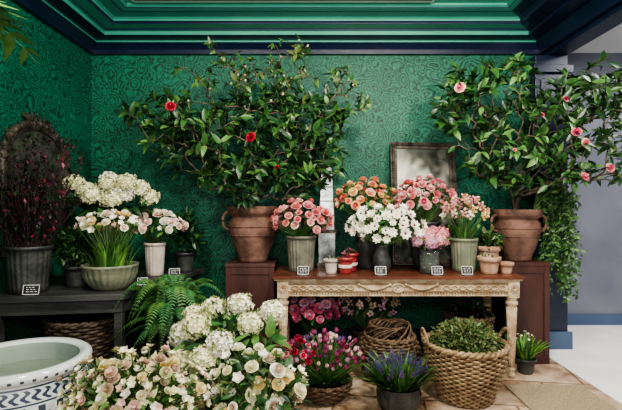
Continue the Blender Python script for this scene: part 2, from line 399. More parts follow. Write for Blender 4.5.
def tree(mb,base,targets,r0,leafn,lsize,lm,tm=LEAF,thin=3,stemr=.0022,bark=BARK,step=.085,bump=.06,seedpath=None,skip=.1):
    nodes=[np.array(base,float)]; par=[-1]
    if seedpath:
        for path in seedpath:
            p=0
            for q in path: nodes.append(np.array(q,float)); par.append(p); p=len(nodes)-1
    targets=sorted(targets,key=lambda q:np.linalg.norm(q-nodes[0]))
    for T in targets:
        N=np.array(nodes); D=np.linalg.norm(N-T,axis=1); dz=np.maximum(0,N[:,2]-T[2])
        back=np.linalg.norm(N-nodes[0],axis=1)
        j=int(np.argmin(D+dz*.8+back*.25)); a=nodes[j]; L=np.linalg.norm(T-a); n=max(2,int(L/step)); off=rdir()*L*.09
        p=j
        for i in range(1,n+1):
            t=i/n; q=a+(T-a)*t+V(0,0,bump*L*2*math.sin(math.pi*t)*.5)+off*math.sin(math.pi*t)
            nodes.append(q); par.append(p); p=len(nodes)-1
    n=len(nodes); cnt=np.ones(n); ch=np.zeros(n)
    for i in range(n-1,0,-1): cnt[par[i]]+=cnt[i]; ch[par[i]]+=1
    R=stemr+(r0-stemr)*np.sqrt(cnt/cnt[0])
    for i in range(1,n):
        mb.tube([nodes[par[i]],nodes[i]],[min(R[par[i]],R[i]*1.25),R[i]],bark,4 if cnt[i]<20 else 8)
    for i in range(1,n):
        if cnt[i]>thin: continue
        d=nrm(nodes[i]-nodes[par[i]]); k=leafn+ (2 if ch[i]==0 else 0)
        for _ in range(k):
            if random.random()<skip: continue
            dd=nrm(d*.45+rdir()*.9+V(0,-.1,-.05)); p=nodes[par[i]]+(nodes[i]-nodes[par[i]])*U(0,1)
            mb.tmp(random.choice(tm),frame(dd,nrm(V(0,-.5,.8)+rdir()*.6)),p,lsize*U(.65,1.2),[random.choice(lm)])
    return nodes
def blob(c,r,n):
    out=[]
    for _ in range(n): out.append(np.array(c,float)+rdir()*np.array(r,float)*(U(0,1)**.4))
    return out

# ================================================================= ROOM
XL,YB,XR,Y0=-2.1,4.3,2.2,-.6
CZ=3.0
def simple(name,fn,**k):
    mb=MB(); fn(mb); return mb.build(name,**k)
simple('wall_back',lambda m:m.box((XL-.1,YB,0),(2.4,YB+.1,CZ+.1),WALL))
simple('wall_left',lambda m:m.box((XL-.1,Y0,0),(XL,YB,CZ+.1),WALL))
simple('floor',lambda m:m.box((XL-.1,Y0,-.08),(2.08,YB+.1,0),TILE))
simple('floor_annex',lambda m:m.box((2.08,Y0,-.08),(5,5.1,0),WHITEF))
simple('ceiling',lambda m:m.box((XL-.1,Y0,CZ),(2.35,YB+.1,CZ+.1),CEIL))
simple('ceiling_annex',lambda m:m.box((2.35,Y0,CZ+.02),(5,5.1,CZ+.1),WHITEC))
simple('wall_annex_back',lambda m:m.box((2.4,5.0,0),(5,5.1,CZ+.02),BLUEW))
simple('wall_annex_right',lambda m:m.box((4.9,Y0,0),(5,5.0,CZ+.02),BLUEW))
simple('wall_annex_left',lambda m:m.box((2.36,YB+.1,0),(2.4,5.0,CZ+.02),BLUEW))
def pil(m):
    m.box((2.08,4.17,0),(2.38,4.295,2.72),NAVY); m.box((2.05,4.14,0),(2.41,4.17,.16),BASEB)
    m.box((2.13,4.155,.3),(2.33,4.17,2.5),NAVY); m.box((2.05,4.13,2.55),(2.41,4.17,2.62),NAVY)
simple('pilaster',pil,bevel=.004)  # navy pillar at the right end of the back wall
simple('trim_beam',lambda m:m.box((XR,Y0,2.72),(2.38,YB,CZ),NAVY),bevel=.004)
prof=[(0,2.76,0),(.045,2.76,0),(.045,2.80,0),(.075,2.83,0),(.10,2.85,0),(.10,2.868,1),(.115,2.868,0),(.15,2.868,0),(.235,2.868,0),(.235,2.90,1),(.26,2.90,1),(.26,2.912,0),(.37,2.912,1),(.37,2.922,0),(.38,2.935,0),(.38,2.95,1),(.40,2.962,1),(.50,2.962,1),(.515,2.962,0),(.56,2.965,1),(.56,2.975,0),(.58,2.985,1),(.58,3.0,1)]
def crown(m):
    def ring(d,z): return [(XL+d,Y0,z),(XL+d,YB-d,z),(XR-d,YB-d,z),(XR-d,Y0,z)]
    for i in range(len(prof)-1):
        a=ring(prof[i][0],prof[i][1]); b=ring(prof[i+1][0],prof[i+1][1])
        for k in range(3): m.raw([a[k],a[k+1],b[k+1],b[k]],[(0,1,2,3)],NAVY if prof[i+1][2]==0 or (k==2 and i<17) else GREENTRIM,True)
simple('trim_crown',crown)
def vent(m):
    m.box((-1.45,3.60,2.985),(1.0,3.68,3.0),METAL)
    for y in (3.63,): m.box((-1.43,y,2.982),(.98,y+.01,2.9849),BLACK)
simple('ceiling_vent',vent)
simple('baseboard_back',lambda m:(m.box((XL,YB-.02,0),(2.05,YB,.14),NAVY),m.box((XL,YB-.028,.14),(2.05,YB,.155),NAVY)))
simple('baseboard_left',lambda m:m.box((XL,Y0,0),(XL+.02,YB-.02,.14),NAVY))
simple('baseboard_annex',lambda m:m.box((2.4,4.98,0),(4.9,5.0,.12),BASEB))
simple('ceiling_batten_lamp',lambda m:m.box((2.75,3.3,2.97),(2.87,4.7,3.02),WHITEC),bevel=.005)
def jm(m):
    m.box((1.42,2.62,0),(1.98,3.30,.012),JUTE)
    for k in range(34): m.tube([(1.425+k*.0165,2.625,.012),(1.425+k*.0165,3.295,.012)],.006,JUTE,5)
simple('jute_door_mat',jm)

# ================================================================= FURNITURE
def plinth(name,x0,x1,y0,y1,h):
    m=MB()
    m.box((x0+.01,y0+.01,0),(x1-.01,y1-.01,h-.03),REDWOOD); m.box((x0-.005,y0-.005,h-.03),(x1+.005,y1+.005,h),REDWOOD)
    m.box((x0,y0,0),(x1,y1,.07),REDWOOD)
    for (a,b) in ((x0,x0+.045),(x1-.045,x1)): m.box((a,y0,.07),(b,y0+.02,h-.03),REDWOOD)
    m.box((x0+.045,y0,h-.09),(x1-.045,y0+.02,h-.03),REDWOOD)
    m.build(name,bevel=.003,origin=((x0+x1)/2,(y0+y1)/2,0))
plinth('wooden_plinth',-.70,-.30,3.68,4.08,.85)
plinth('wooden_plinth',1.625,1.995,3.76,4.13,.85)

def console():
    m=MB(); x0,x1,y0,y1,H=-.27,1.60,3.42,4.0,.79
    m.box((x0-.02,y0-.02,H-.022),(x1+.02,y1,H),TABTOP); m.box((x0-.008,y0-.008,H-.036),(x1+.008,y1,H-.022),CREAM)
    za,zb=H-.155,H-.036
    m.box((x0+.02,y0+.02,za),(x1-.02,y0+.045,zb),CREAM); m.box((x0+.02,y1-.04,za),(x1-.02,y1-.015,zb),CREAM)
    m.box((x0+.02,y0+.02,za),(x0+.045,y1-.015,zb),CREAM); m.box((x1-.045,y0+.02,za),(x1-.02,y1-.015,zb),CREAM)
    m.box((x0+.01,y0+.008,zb-.016),(x1-.01,y0+.02,zb),CREAM); m.box((x0+.06,y0+.010,za),(x1-.06,y0+.02,za+.014),CREAM)
    for xx in np.arange(x0+.09,x1-.08,.022): m.box((xx,y0+.006,za+.016),(xx+.011,y0+.02,za+.026),CREAMD)
    m.box((x0+.10,y0+.013,za+.032),(x1-.10,y0+.0195,za+.037),CREAMD); m.box((x0+.10,y0+.013,zb-.03),(x1-.10,y0+.0195,zb-.025),CREAMD)
    def swag(xa,xb,zt,dep):
        for off,r in ((0,.007),(.010,.005)):
            m.tube([(xa+(xb-xa)*t,y0+.010,zt-dep*math.sin(math.pi*t)+off*math.sin(math.pi*t)) for t in np.linspace(0,1,13)],[r*(.6+.7*math.sin(math.pi*t)) for t in np.linspace(0,1,13)],CREAM,6)
    cx=(x0+x1)/2
    for a,b in ((cx-.30,cx-.06),(cx+.06,cx+.30)): swag(a,b,zb-.03,.04)
    for xx in (cx-.30,cx+.30,cx-.06,cx+.06): m.tmp(ballT(.013,8,5,0,1),np.eye(3),V(xx,y0+.012,zb-.032),1,[CREAM])
    m.tube([(cx+.045*math.cos(a),y0+.012,(za+zb)/2+.002+.032*math.sin(a)) for a in np.linspace(0,2*math.pi,24,endpoint=False)],.006,CREAM,6,True)
    m.tmp(DAISY[0],frame(V(0,-1,0)),V(cx,y0+.018,(za+zb)/2+.002),.028,[CREAM,CREAMD])
    for xa,xb in ((x0+.12,cx-.34),(cx+.34,x1-.12)):
        for ph in (0,math.pi):
            m.tube([(x,y0+.014,(za+zb)/2+.003+.017*math.sin((x-xa)*52+ph)) for x in np.linspace(xa,xb,46)],.004,CREAM,5)
    for lx in (x0+.055,x1-.055):
        for ly in (y0+.045,y1-.05):
            m.box((lx-.042,ly-.042,za-.012),(lx+.042,ly+.042,zb),CREAM)
            if ly<3.7: 
                m.tmp(DAISY[1],frame(V(0,-1,0)),V(lx,ly-.043,(za+zb)/2),.03,[CREAM,CREAMD])
                m.tube([(lx+.035*math.cos(a),ly-.043,(za+zb)/2+.035*math.sin(a)) for a in np.linspace(0,2*math.pi,20,endpoint=False)],.004,CREAM,5,True)
            zt=za-.012
            pr=[(.014,0),(.024,.006),(.026,.03),(.018,.05),(.026,.062),(.026,.075),(.019,.085)]
            k=len(pr)
            pr+=[(.019+.017*t,.085+(zt-.16)*t) for t in (0,.33,.66,1)]
            pr+=[(.028,zt-.07),(.044,zt-.055),(.046,zt-.035),(.03,zt-.025),(.042,zt-.012),(.042,zt)]
            m.lathe((lx,ly,0),pr,CREAM,48,(12,.008,k,k+3))
    return m.build('console_table',origin=((x0+x1)/2,(y0+y1)/2,0))
console()

def lefttable():
    m=MB(); P=[(-2.07,2.80),(-1.22,2.93),(-.97,4.14),(-2.07,4.14)]
    m.prism(P,.71,.75,DARKWOOD)
    c=np.mean(P,0); Q=[tuple(c+(np.array(p)-c)*.93) for p in P]
    m.prism(Q,.62,.71,DARKWOOD)
    S=[tuple(c+(np.array(p)-c)*.9) for p in P]; m.prism(S,.25,.28,DARKWOOD)
    for p in Q:
        x=p[0]+(.03 if p[0]<c[0] else -.03); y=p[1]+(.03 if p[1]<c[1] else -.03)
        m.box((x-.028,y-.028,0),(x+.028,y+.028,.62),DARKWOOD)
    m.build('display_table',bevel=.004,origin=(c[0],c[1],0))
lefttable()

# ================================================================= TREES
def urn(m,cx,cy,z,s,hands=(-1,1)):
    pr=[(.118,0),(.128,.006),(.128,.03),(.135,.05),(.165,.13),(.195,.22),(.208,.30),(.20,.345),(.178,.375),(.178,.385),(.205,.40),(.215,.42),(.218,.455),(.212,.47),(.185,.47),(.178,.45),(.172,.40)]
    m.lathe((cx,cy,z),[(r*s,h*s) for r,h in pr],TERRA,48)
    for h,r in ((.225,.198),(.30,.210)):
        m.tube([(cx+r*s*math.cos(a),cy+r*s*math.sin(a),z+h*s) for a in np.linspace(0,2*math.pi,40,endpoint=False)],.005*s,TERRA,6,True)
    m.disc((cx,cy,z+.43*s),.18*s,SOIL,24,.02)
    for g in hands:
        m.tube([(cx+g*s*(.20+.055*math.sin(a)),cy-.04,z+s*(.345-.075*math.cos(a)) ) for a in np.linspace(0,math.pi,12)],.014*s,TERRA,8)
def flower_at(m,q,nodes,tm,size,ms,f=V(-.1,-1,.2)):
    q=np.array(q,float); N=np.array(nodes); a=N[int(np.argmin(np.linalg.norm(N-q,axis=1)))]
    stem(m,a,q,STEM,.004); m.tmp(tm,frame(nrm(f+rdir()*.45),roll=U(0,6)),q,size,ms)
    for _ in range(7): m.tmp(random.choice(LEAF),frame(nrm(rdir()+V(0,.0,0)),nrm(V(0,-.6,.6))),q+V(0,.02,0),.09*U(.8,1.1),[random.choice([L1,L2])])
m=MB(); bx,by=-.50,3.88
urn(m,bx,by,.85,1.0)
T=blob((-.80,3.76,1.84),(.58,.36,.34),140)+blob((-.05,3.76,1.80),(.38,.36,.36),105)+blob((-.42,3.74,1.54),(.60,.3,.20),90)+blob((-1.20,3.72,2.06),(.30,.28,.26),42)+blob((-.30,3.76,2.08),(.66,.3,.26),75)
nd=tree(m,(bx,by,1.27),T,.022,3,.105,[L1,L1,L1,L2,L2,L3],thin=7,seedpath=[[(bx-.02,by,1.36),(bx-.08,by-.02,1.46),(bx-.14,by-.03,1.58)],[(bx+.03,by,1.36),(bx+.10,by-.02,1.48),(bx+.16,by-.03,1.6)]])
T2=blob((-.30,3.78,2.30),(.66,.34,.30),90)
for k in range(40):
    a=U(-1.2,1.25); T2.append(V(bx+.14+.93*math.sin(a)*U(.75,1.0),3.78+U(-.3,.3),1.62+1.10*math.cos(a*.8)*U(.8,1.0)))
nd2=tree(m,(bx+.01,by+.01,1.27),T2,.016,3,.075,[L1,L2,L2,L3,L4],thin=7,seedpath=[[(bx+.01,by,1.5),(bx+.03,by-.02,1.8),(bx+.06,by-.02,2.0)],[(bx+.05,by+.02,1.5),(bx+.15,by,1.75)]],bump=.1)
for q in nd2[-300::4]:
    if q[2]>2.15: m.tmp(TULIP[0],frame(nrm(V(U(-.3,.3),U(-.3,.3),1))),q,.020,[random.choice([DUSTY,L4])])
for q in ((-1.06,3.40,2.07),(-.45,3.40,1.84)): flower_at(m,q,nd,PEONY[0],.036,[RED,RED])
flower_at(m,(-.26,3.45,1.62),nd,PEONY[0],.016,[RED,RED])
m.build('potted_camellia_tree',origin=(bx,by,.85),lim=(-2.0,.5,3.0,4.26,.85,2.74))

m=MB(); bx,by=1.80,3.94
urn(m,bx,by,.85,.94)
T=blob((1.50,3.75,1.98),(.42,.34,.40),110)+blob((2.15,3.72,1.92),(.45,.33,.45),150)+blob((1.75,3.75,1.62),(.50,.32,.22),110)+blob((1.45,3.7,2.34),(.36,.3,.22),46)+blob((2.35,3.7,2.28),(.38,.3,.25),65)+blob((1.20,3.7,2.15),(.2,.2,.35),34)+blob((2.55,3.6,1.80),(.3,.3,.42),80)
nd=tree(m,(bx,by,1.25),T,.024,3,.10,[L1,L1,L2,L2,L2,L3],thin=6,seedpath=[[(bx,by,1.36),(bx+.02,by-.04,1.5),(bx+.02,by-.06,1.66)],[(bx-.03,by,1.36),(bx-.08,by-.04,1.52)]])
for q,s in (((1.11,3.35,2.20),.036),((1.97,3.34,1.87),.032),((2.02,3.32,1.79),.030),((1.72,3.35,2.0),.016),((2.04,3.36,1.54),.030),((2.20,3.32,1.60),.032),((1.90,3.36,2.12),.022),((1.52,3.36,1.74),.014)):
    flower_at(m,q,nd,random.choice(PEONY),s,random.choice([[HOT,PINK],[HOT,HOT],[PINK,HOT]]))
for k in range(22):
    x1=U(2.02,2.28); z1=U(.50,1.0); y1=U(3.84,4.06)
    pts=[V(bx+.12,by-.05,1.27)+(V(x1,y1,1.42)-V(bx+.12,by-.05,1.27))*t+V(0,0,.12*math.sin(math.pi*t)) for t in np.linspace(0,1,5)]
    pts+=[V(x1+.03*math.sin(t*7+k),y1,1.42-(1.42-z1)*t) for t in np.linspace(.1,1,10)]
    m.tube(pts,.0028,STEM,4)
    for p in pts[3:]:
        for _ in range(6): m.tmp(LEAFS[0],frame(nrm(rdir()+V(0,-.3,-.6)),nrm(V(0,-1,.3)+rdir()*.4)),p+rdir()*.03,.045*U(.7,1.3),[random.choice([L1,L2,L3])])
m.build('potted_camellia_tree',origin=(bx,by,.85),lim=(1.0,3.2,3.0,4.125,.3,2.70))

# ================================================================= ON CONSOLE TABLE
TZ=.79
def tag(x,y,z,w=.085,h=.06,ry=0):
    m=MB(); t=.005; c,s=math.cos(ry),math.sin(ry)
    def bx(a,b,mm):
        i=m.n; m.box(a,b,mm); v=m.v[-1]; X=v[:,0].copy();Y=v[:,1].copy()+(v[:,2])*.25
        v[:,0]=X*c-Y*s+x; v[:,1]=X*s+Y*c+y; v[:,2]+=z
    bx((-w/2,0,.008),(w/2,t,.008+h),BLACK)
    for a,b in (((-w/2,-.002,.008),(w/2,0,.011)),((-w/2,-.002,.005+h),(w/2,0,.008+h)),((-w/2,-.002,.008),(-w/2+.003,0,.008+h)),((w/2-.003,-.002,.008),(w/2,0,.008+h))): bx(a,b,CHALK)
    for r in range(3):
        zz=.008+h*(.72-.22*r); xx=-w*.3
        while xx<w*.22:
            l=U(.008,.018); bx((xx,-.0015,zz),(xx+l,0,zz+.003),CHALK); xx+=l+.008
    bx((-w*.3,-.004,0),(w*.3,.03,.008),DARKWOOD)
    m.build('price_tag',origin=(x,y,z))
for x in (-.06,.535,.97,1.2): tag(x,3.45,TZ)

m=MB(); c=(-.08,3.68); pot(m,(*c,TZ),.095,.115,.29,ZINC,flute=(22,.009))
bouquet(m,(*c,TZ+.40),(.21,.17,.15),52,ROSES,.038,[[PINK,PPINK],[CORAL,PINK],[CORAL,PINK],[PINK,PINK]],(*c,TZ+.27),nl=60,lsize=.06,lm=[L1,L2],minz=-.3)
m.build('pink_rose_arrangement',origin=(*c,TZ))
m=MB(); pot(m,(.16,3.56,TZ),.042,.054,.115,WPOT); leaves(m,(.16,3.56,TZ+.11),(.035,.035,.02),10,.03,[L2],LEAFS); m.build('small_whitewashed_pot',origin=(.16,3.56,TZ))
m=MB()
for k,(x,y,h) in enumerate(((.27,3.53,.13),(.325,3.66,.15))):
    pot(m,(x,y,TZ),.042,.056,h,RPOT)
    m.lathe((x,y,TZ+.05),[(.0535,0),(.0555,.025),(.05,.025)],WPOT,24,cap=False)
    leaves(m,(x,y,TZ+h),(.04,.04,.03),24,.03,[L2,MAG],LEAFS)
m.build('small_red_pots',origin=(.3,3.6,TZ))
m=MB(); c=(.57,3.62)
vase(m,(*c,TZ),[(.05,0),(.062,.01),(.075,.06),(.072,.12),(.05,.17),(.045,.2),(.055,.22),(.05,.22),(.04,.2),(.045,.17),(.066,.12),(.068,.06),(.0,.02)],DZINC,32)
bouquet(m,(.60,3.60,TZ+.34),(.28,.17,.17),62,DAISY,.044,[[WHITE,BLACK],[WHITE,WINE],[WHITE,PEACH],[WHITE,GREENISH]],(*c,TZ+.2),nl=60,lsize=.06,lm=[L2,L3],minz=-.35,face=V(0,-.8,0),up=.2)
m.build('white_anemone_bouquet',origin=(*c,TZ))
m=MB(); c=(.47,3.87)
vase(m,(*c,TZ),[(.07,0),(.075,.01),(.085,.2),(.095,.36),(.10,.37),(.09,.37),(.08,.3)],DZINC,40)
bouquet(m,(.47,3.86,TZ+.58),(.22,.13,.15),46,ROSES,.035,[[PEACH,PEACH],[YEL,PEACH],[PPINK,PEACH],[CORAL,CORAL],[CORAL,PEACH]],(*c,TZ+.36),nl=150,lsize=.07,lm=[L2,L3,L3],minz=-.3,lout=1.1)
m.build('peach_rose_arrangement',origin=(*c,TZ))
m=MB(); c=(.97,3.82); pot(m,(*c,TZ),.09,.115,.40,DZINC,flute=(20,.008))
bouquet(m,(.97,3.82,TZ+.58),(.22,.13,.17),64,ROSES,.033,[[HOT,PINK],[CORAL,PINK],[PINK,PINK],[HOT,CORAL],[PPINK,PINK]],(*c,TZ+.38),nl=80,lsize=.06,lm=[L1,L2],minz=-.3)
m.build('pink_ranunculus_arrangement',origin=(*c,TZ))
m=MB(); c=(.94,3.57)
vase(m,(*c,TZ),[(.065,0),(.075,.008),(.078,.08),(.07,.15),(.075,.185),(.071,.185),(.066,.15),(.073,.08),(.07,.014),(0,.012)],GLASS,32)
for k in range(14): stem(m,(c[0]+U(-.04,.04),c[1]+U(-.04,.04),TZ+.02),(c[0]+U(-.05,.05),c[1]+U(-.05,.05),TZ+.2),STEM,.003)
bouquet(m,(*c,TZ+.25),(.135,.10,.09),15,HEAD,.045,[[LILAC,PINK],[PINK,LILAC],[PINK,HOT]],(*c,TZ+.18),nl=46,lsize=.06,lm=[L2,L3],minz=-.2)
m.build('lilac_hydrangea_vase',origin=(*c,TZ))
m=MB(); c=(1.25,3.68); pot(m,(*c,TZ),.085,.105,.27,SAGE,flute=(20,.008))
bouquet(m,(*c,TZ+.42),(.16,.12,.15),34,SPRIG,.055,[[WHITE],[PPINK],[YEL],[PEACH],[PINK]],(*c,TZ+.26),nl=10,lsize=.06,lm=[L3],minz=-.1,up=1)
for _ in range(34):
    a=U(0,6.28); m.tmp(random.choice(BLADE),frame(V(math.cos(a)*.35,math.sin(a)*.35,1),V(math.cos(a),math.sin(a),0)*-1),V(c[0]+.06*math.cos(a),c[1]+.06*math.sin(a),TZ+.25),U(.11,.18),[random.choice([L3,L2])])
m.build('potted_freesias',origin=(*c,TZ))
m=MB(); pot(m,(1.405,3.55,TZ),.06,.082,.135,TERRA2,rimh=.035); leaves(m,(1.405,3.55,TZ+.12),(.06,.06,.03),30,.035,[L2,L4],LEAFS); m.build('terracotta_pot',origin=(1.405,3.55,TZ))
m=MB(); pot(m,(1.54,3.55,TZ),.038,.05,.09,TERRA2,rimh=.025); m.build('terracotta_pot',origin=(1.54,3.55,TZ))
m=MB(); pot(m,(1.48,3.76,TZ),.065,.09,.2,TERRA2,rimh=.04)
leaves(m,(1.48,3.76,TZ+.22),(.1,.1,.1),220,.06,[L2,L4,L3,L1],LEAFS,minz=-.2,inner=.1)
m.build('potted_thyme',origin=(1.48,3.76,TZ))
m=MB(); cx,cy=.135,3.90
def frus(z0,z1,a,b,mm):
    v=[(cx+sx*r,cy+sy*r,z) for z,r in ((z0,a),(z1,b)) for sx,sy in ((-1,-1),(1,-1),(1,1),(-1,1))]
    m.raw(v,[(3,2,1,0),(4,5,6,7),(0,1,5,4),(1,2,6,5),(2,3,7,6),(3,0,4,7)],mm,True)
frus(TZ,TZ+.05,.085,.085,FRAME); frus(TZ+.05,TZ+.30,.07,.07,MIRR2); frus(TZ+.30,TZ+.33,.08,.08,FRAME); frus(TZ+.33,TZ+.80,.068,.052,MIRR2); frus(TZ+.80,TZ+.815,.06,.06,FRAME); frus(TZ+.815,TZ+.87,.05,.03,MIRR2); frus(TZ+.87,TZ+.885,.035,.03,FRAME)
for sx in (-1,1): m.tube([(cx+sx*.068,cy-.068,TZ+.33),(cx+sx*.052,cy-.052,TZ+.80)],.006,FRAME,4)
for z in (.45,.57,.69): m.box((cx-.066,cy-.072,TZ+z),(cx+.066,cy-.05,TZ+z+.008),FRAME)
m.build('mirrored_obelisk',origin=(cx,cy,TZ))
def leanmirror():
    m=MB(); w,h,d=.60,1.15,.03
    m.box((-w/2+.04,-.004,.04),(w/2-.04,.012,h-.04),MIRR)
    for a,b in (((-w/2,-.016,0),(w/2,.02,.065)),((-w/2,-.016,h-.065),(w/2,.02,h)),((-w/2,-.016,.065),(-w/2+.06,.02,h-.065)),((w/2-.06,-.016,.065),(w/2,.02,h-.065))): m.box(a,b,FRAME)
    for k in range(26):
        for z in (.026,h-.026): m.tmp(ballT(.016,6,4),np.eye(3),V(-w/2+.02+k*(w-.04)/25,-.018,z),1,[FRAME])
    for k in range(48):
        for x in (-w/2+.025,w/2-.025): m.tmp(ballT(.016,6,4),np.eye(3),V(x,-.018,.03+k*(h-.06)/47),1,[FRAME])
    o=m.build('framed_mirror',bevel=.003); o.location=(1.02,3.965,TZ+.006); o.rotation_euler=(-.235,.02,0)
leanmirror()

# ================================================================= LEFT TABLE ITEMS
LZ=.75
m=MB(); c=(-1.88,3.0); pot(m,(*c,LZ),.11,.135,.31,DZINC,flute=(22,.008))
for k in range(120):
    a=U(0,6.28); s=U(.02,.32); top=V(c[0]+s*math.cos(a)*1.1,c[1]+s*math.sin(a),LZ+U(.55,1.0)); b0=V(c[0]+.08*U(-1,1),c[1]+.08*U(-1,1),LZ+.27)
    pts=[b0+(top-b0)*t+rdir()*.012 for t in np.linspace(0,1,7)]; m.tube(pts,[.0035*(1-.7*t) for t in np.linspace(0,1,7)],TWIG,4)
    for i in range(1,7):
        e=pts[i]+nrm(rdir()*.6+V(0,0,1))*U(.04,.10); m.tube([pts[i],e],[.002,.001],TWIG,3)
        for _ in range(4): m.tmp(LEAFS[0],frame(rdir()+V(0,0,.5)),pts[i]+(e-pts[i])*U(0,1),U(.025,.05),[random.choice([DUSK,DUSK,WINE,L1,L1,TWIG])])
m.build('potted_dark_foliage',origin=(*c,LZ),lim=(-2.085,0,2,4.2))
m=MB(); c=(-1.67,3.22); pot(m,(*c,LZ),.07,.095,.15,DZINC)
leaves(m,(*c,LZ+.27),(.15,.14,.16),900,.035,[L1,L1,L2],LEAFS,minz=-.8,inner=.2)
for _ in range(20): stem(m,(*c,LZ+.13),np.array((*c,LZ+.26))+rdir()*.1,TWIG,.002)
m.build('potted_myrtle',origin=(*c,LZ))
m=MB(); c=(-1.40,3.14)
vase(m,(*c,LZ),[(.10,0),(.11,.008),(.15,.05),(.175,.10),(.18,.15),(.187,.155),(.187,.17),(.175,.17),(.168,.15),(.16,.1)],SAGE,96,(24,.009,1,4))
m.disc((*c,LZ+.14),.168,SOIL)
for _ in range(130):
    a=U(0,6.28); r=U(0,.14); m.tmp(random.choice(BLADE),frame(V(math.cos(a)*r*1.2,math.sin(a)*r*1.2,1),-V(math.cos(a),math.sin(a),0.01)),V(c[0]+r*math.cos(a),c[1]+r*math.sin(a),LZ+.13),U(.12,.21),[random.choice([SHOOT,L3,L2])])
bouquet(m,(*c,LZ+.43),(.20,.15,.09),46,OPEN+ROSES+TULIP,.034,[[WHITE,YEL],[PPINK,WHITE],[WHITE,CREAMP]],(*c,LZ+.14),nl=50,lsize=.05,lm=[L3,L2],minz=-.2,stemr=.004)
m.build('bowl_of_white_tulips',origin=(*c,LZ))
m=MB(); c=(-1.62,3.58); vase(m,(*c,LZ),[(.09,0),(.10,.01),(.11,.2),(.09,.38),(.1,.42),(.09,.42)],DZINC,36)
for p in ((-1.85,3.52,1.50),(-1.72,3.45,1.44),(-1.57,3.5,1.49),(-1.44,3.47,1.42),(-1.62,3.62,1.53),(-1.35,3.55,1.46),(-1.50,3.38,1.37),(-1.78,3.62,1.43),(-1.30,3.62,1.39),(-1.40,3.42,1.50),(-1.64,3.36,1.40)):
    m.tmp(random.choice(HEAD),frame(nrm(V(U(-.3,.3),-.4,1))),np.array(p),.074,[CREAMP,GREENISH] if random.random()<.7 else [WHITE,CREAMP]); stem(m,(*c,LZ+.4),p,STEM,.005)
leaves(m,(-1.6,3.56,1.33),(.30,.18,.15),220,.10,[L1,L2,L1],minz=-1,inner=.3)
m.build('white_hydrangea_vase',origin=(*c,LZ),lim=(-2.08,0,3.2,4.2))
m=MB(); c=(-1.29,3.72); pot(m,(*c,LZ),.065,.08,.27,WPOT,flute=(16,.006))
bouquet(m,(-1.27,3.70,LZ+.40),(.20,.13,.12),40,ROSES+OPEN,.036,[[WHITE,PPINK],[PPINK,WHITE],[WHITE,WHITE]],(*c,LZ+.25),nl=80,lsize=.07,lm=[L2,L3],minz=-.3)
m.build('blush_rose_bouquet',origin=(*c,LZ))
m=MB(); c=(-1.10,3.93); pot(m,(*c,LZ),.065,.085,.17,DZINC)
leaves(m,(*c,LZ+.32),(.14,.13,.2),260,.075,[L1,L2,L1],minz=-.8,inner=.2)
m.build('potted_foliage_plant',origin=(*c,LZ))
tag(-1.79,2.87,LZ,.10,.06,.1); tag(-1.10,3.62,LZ,.085,.06,.15); tag(-1.205,3.22,LZ,.07,.05,.3)
m=MB(); X=-2.095
def arch(s): 
    o=[(3.42-.40*s,1.0+.02*(1-s))]
    for a in np.linspace(0,math.pi,17): o.append((3.42-.40*s*math.cos(a),1.66+.28*s*math.sin(a)))
    o.append((3.42+.40*s,1.0+.02*(1-s))); return o
P=arch(.88); m.raw([(X+.02,y,z) for y,z in P],[tuple(range(len(P)))],MIRR,True)
for s,r in ((1,.026),(.93,.02),(.87,.012)):
    pp=arch(s); m.tube([(X+.025,y,z) for y,z in pp],r,FRAME,8)
for y,z in arch(1.0)[1:-1]: m.tmp(ballT(.026,8,5),np.eye(3),V(X+.035,y,z),1,[FRAME])
for k in range(9):
    a=math.pi*k/8; d=V(0,-math.cos(a)*.9,.6); m.tmp(LEAF[0],frame(d,V(1,0,0)),V(X+.03,3.42-.1*math.cos(a),1.94),.10,[FRAME])
m.box((X,3.02,.98),(X+.045,3.82,1.04),FRAME)
m.build('arched_mirror',origin=(X,3.42,1.0),lim=(-2.099,0,0,4.2))
m=MB(); basket(m,(-1.60,3.16,.28),lambda t:.20+.03*t,.26,WICKD,rows=11,stakes=26,tr=.01); m.build('dark_wicker_basket',origin=(-1.60,3.16,.28))

# ================================================================= FLOOR ITEMS
m=MB(); c=(-1.44,2.22,0)
m.lathe(c,[(.22,0),(.23,.01),(.22,.04),(.26,.10),(.32,.22),(.35,.34),(.345,.43),(.325,.49),(.322,.505)],PORC,72)
m.lathe(c,[(.322,.505),(.345,.512),(.352,.53),(.348,.545),(.33,.556),(.30,.552),(.288,.54)],PORC,72,cap=False)
m.lathe(c,[(.288,.54),(.292,.5),(.31,.42),(.31,.36)],PORCIN,72,cap=False)
m.disc((c[0],c[1],.45),.312,WATER,72)
o=m.build('porcelain_fish_bowl',origin=c); o.scale=(.93,.93,1.06)
PIN=leafT(1,.22,.15,.04,3,.6); PINW=leafT(1,.30,.15,.04,3,.6)
def frond(m,b,az,L,rise,mt,n=17,wid=.3,tm=None):
    d=V(math.cos(az),math.sin(az),0); side=V(-math.sin(az),math.cos(az),0); pts=[]
    for i in range(n+1):
        t=i/n; pts.append(np.array(b)+d*L*(.15*t+.85*t**1.3)+V(0,0,rise*math.sin(t*2.3)*1.1-.10*t**3))
    m.tube(pts,[.004*(1-.8*i/n) for i in range(n+1)],STEM,4)
    for i in range(2,n):
        t=i/n; tl=nrm(pts[i+1]-pts[i-1]); ll=L*wid*math.sin(math.pi*(.08+.9*t))**.8
        for s in (-1,1):
            m.tmp(tm or PIN,frame(nrm(side*s+tl*.45+V(0,0,-.12)),nrm(np.cross(tl,side)*1+rdir()*.15)),pts[i],ll,[mt])
m=MB(); c=(-.95,3.12); pot(m,(*c,0),.11,.14,.42,DZINC)
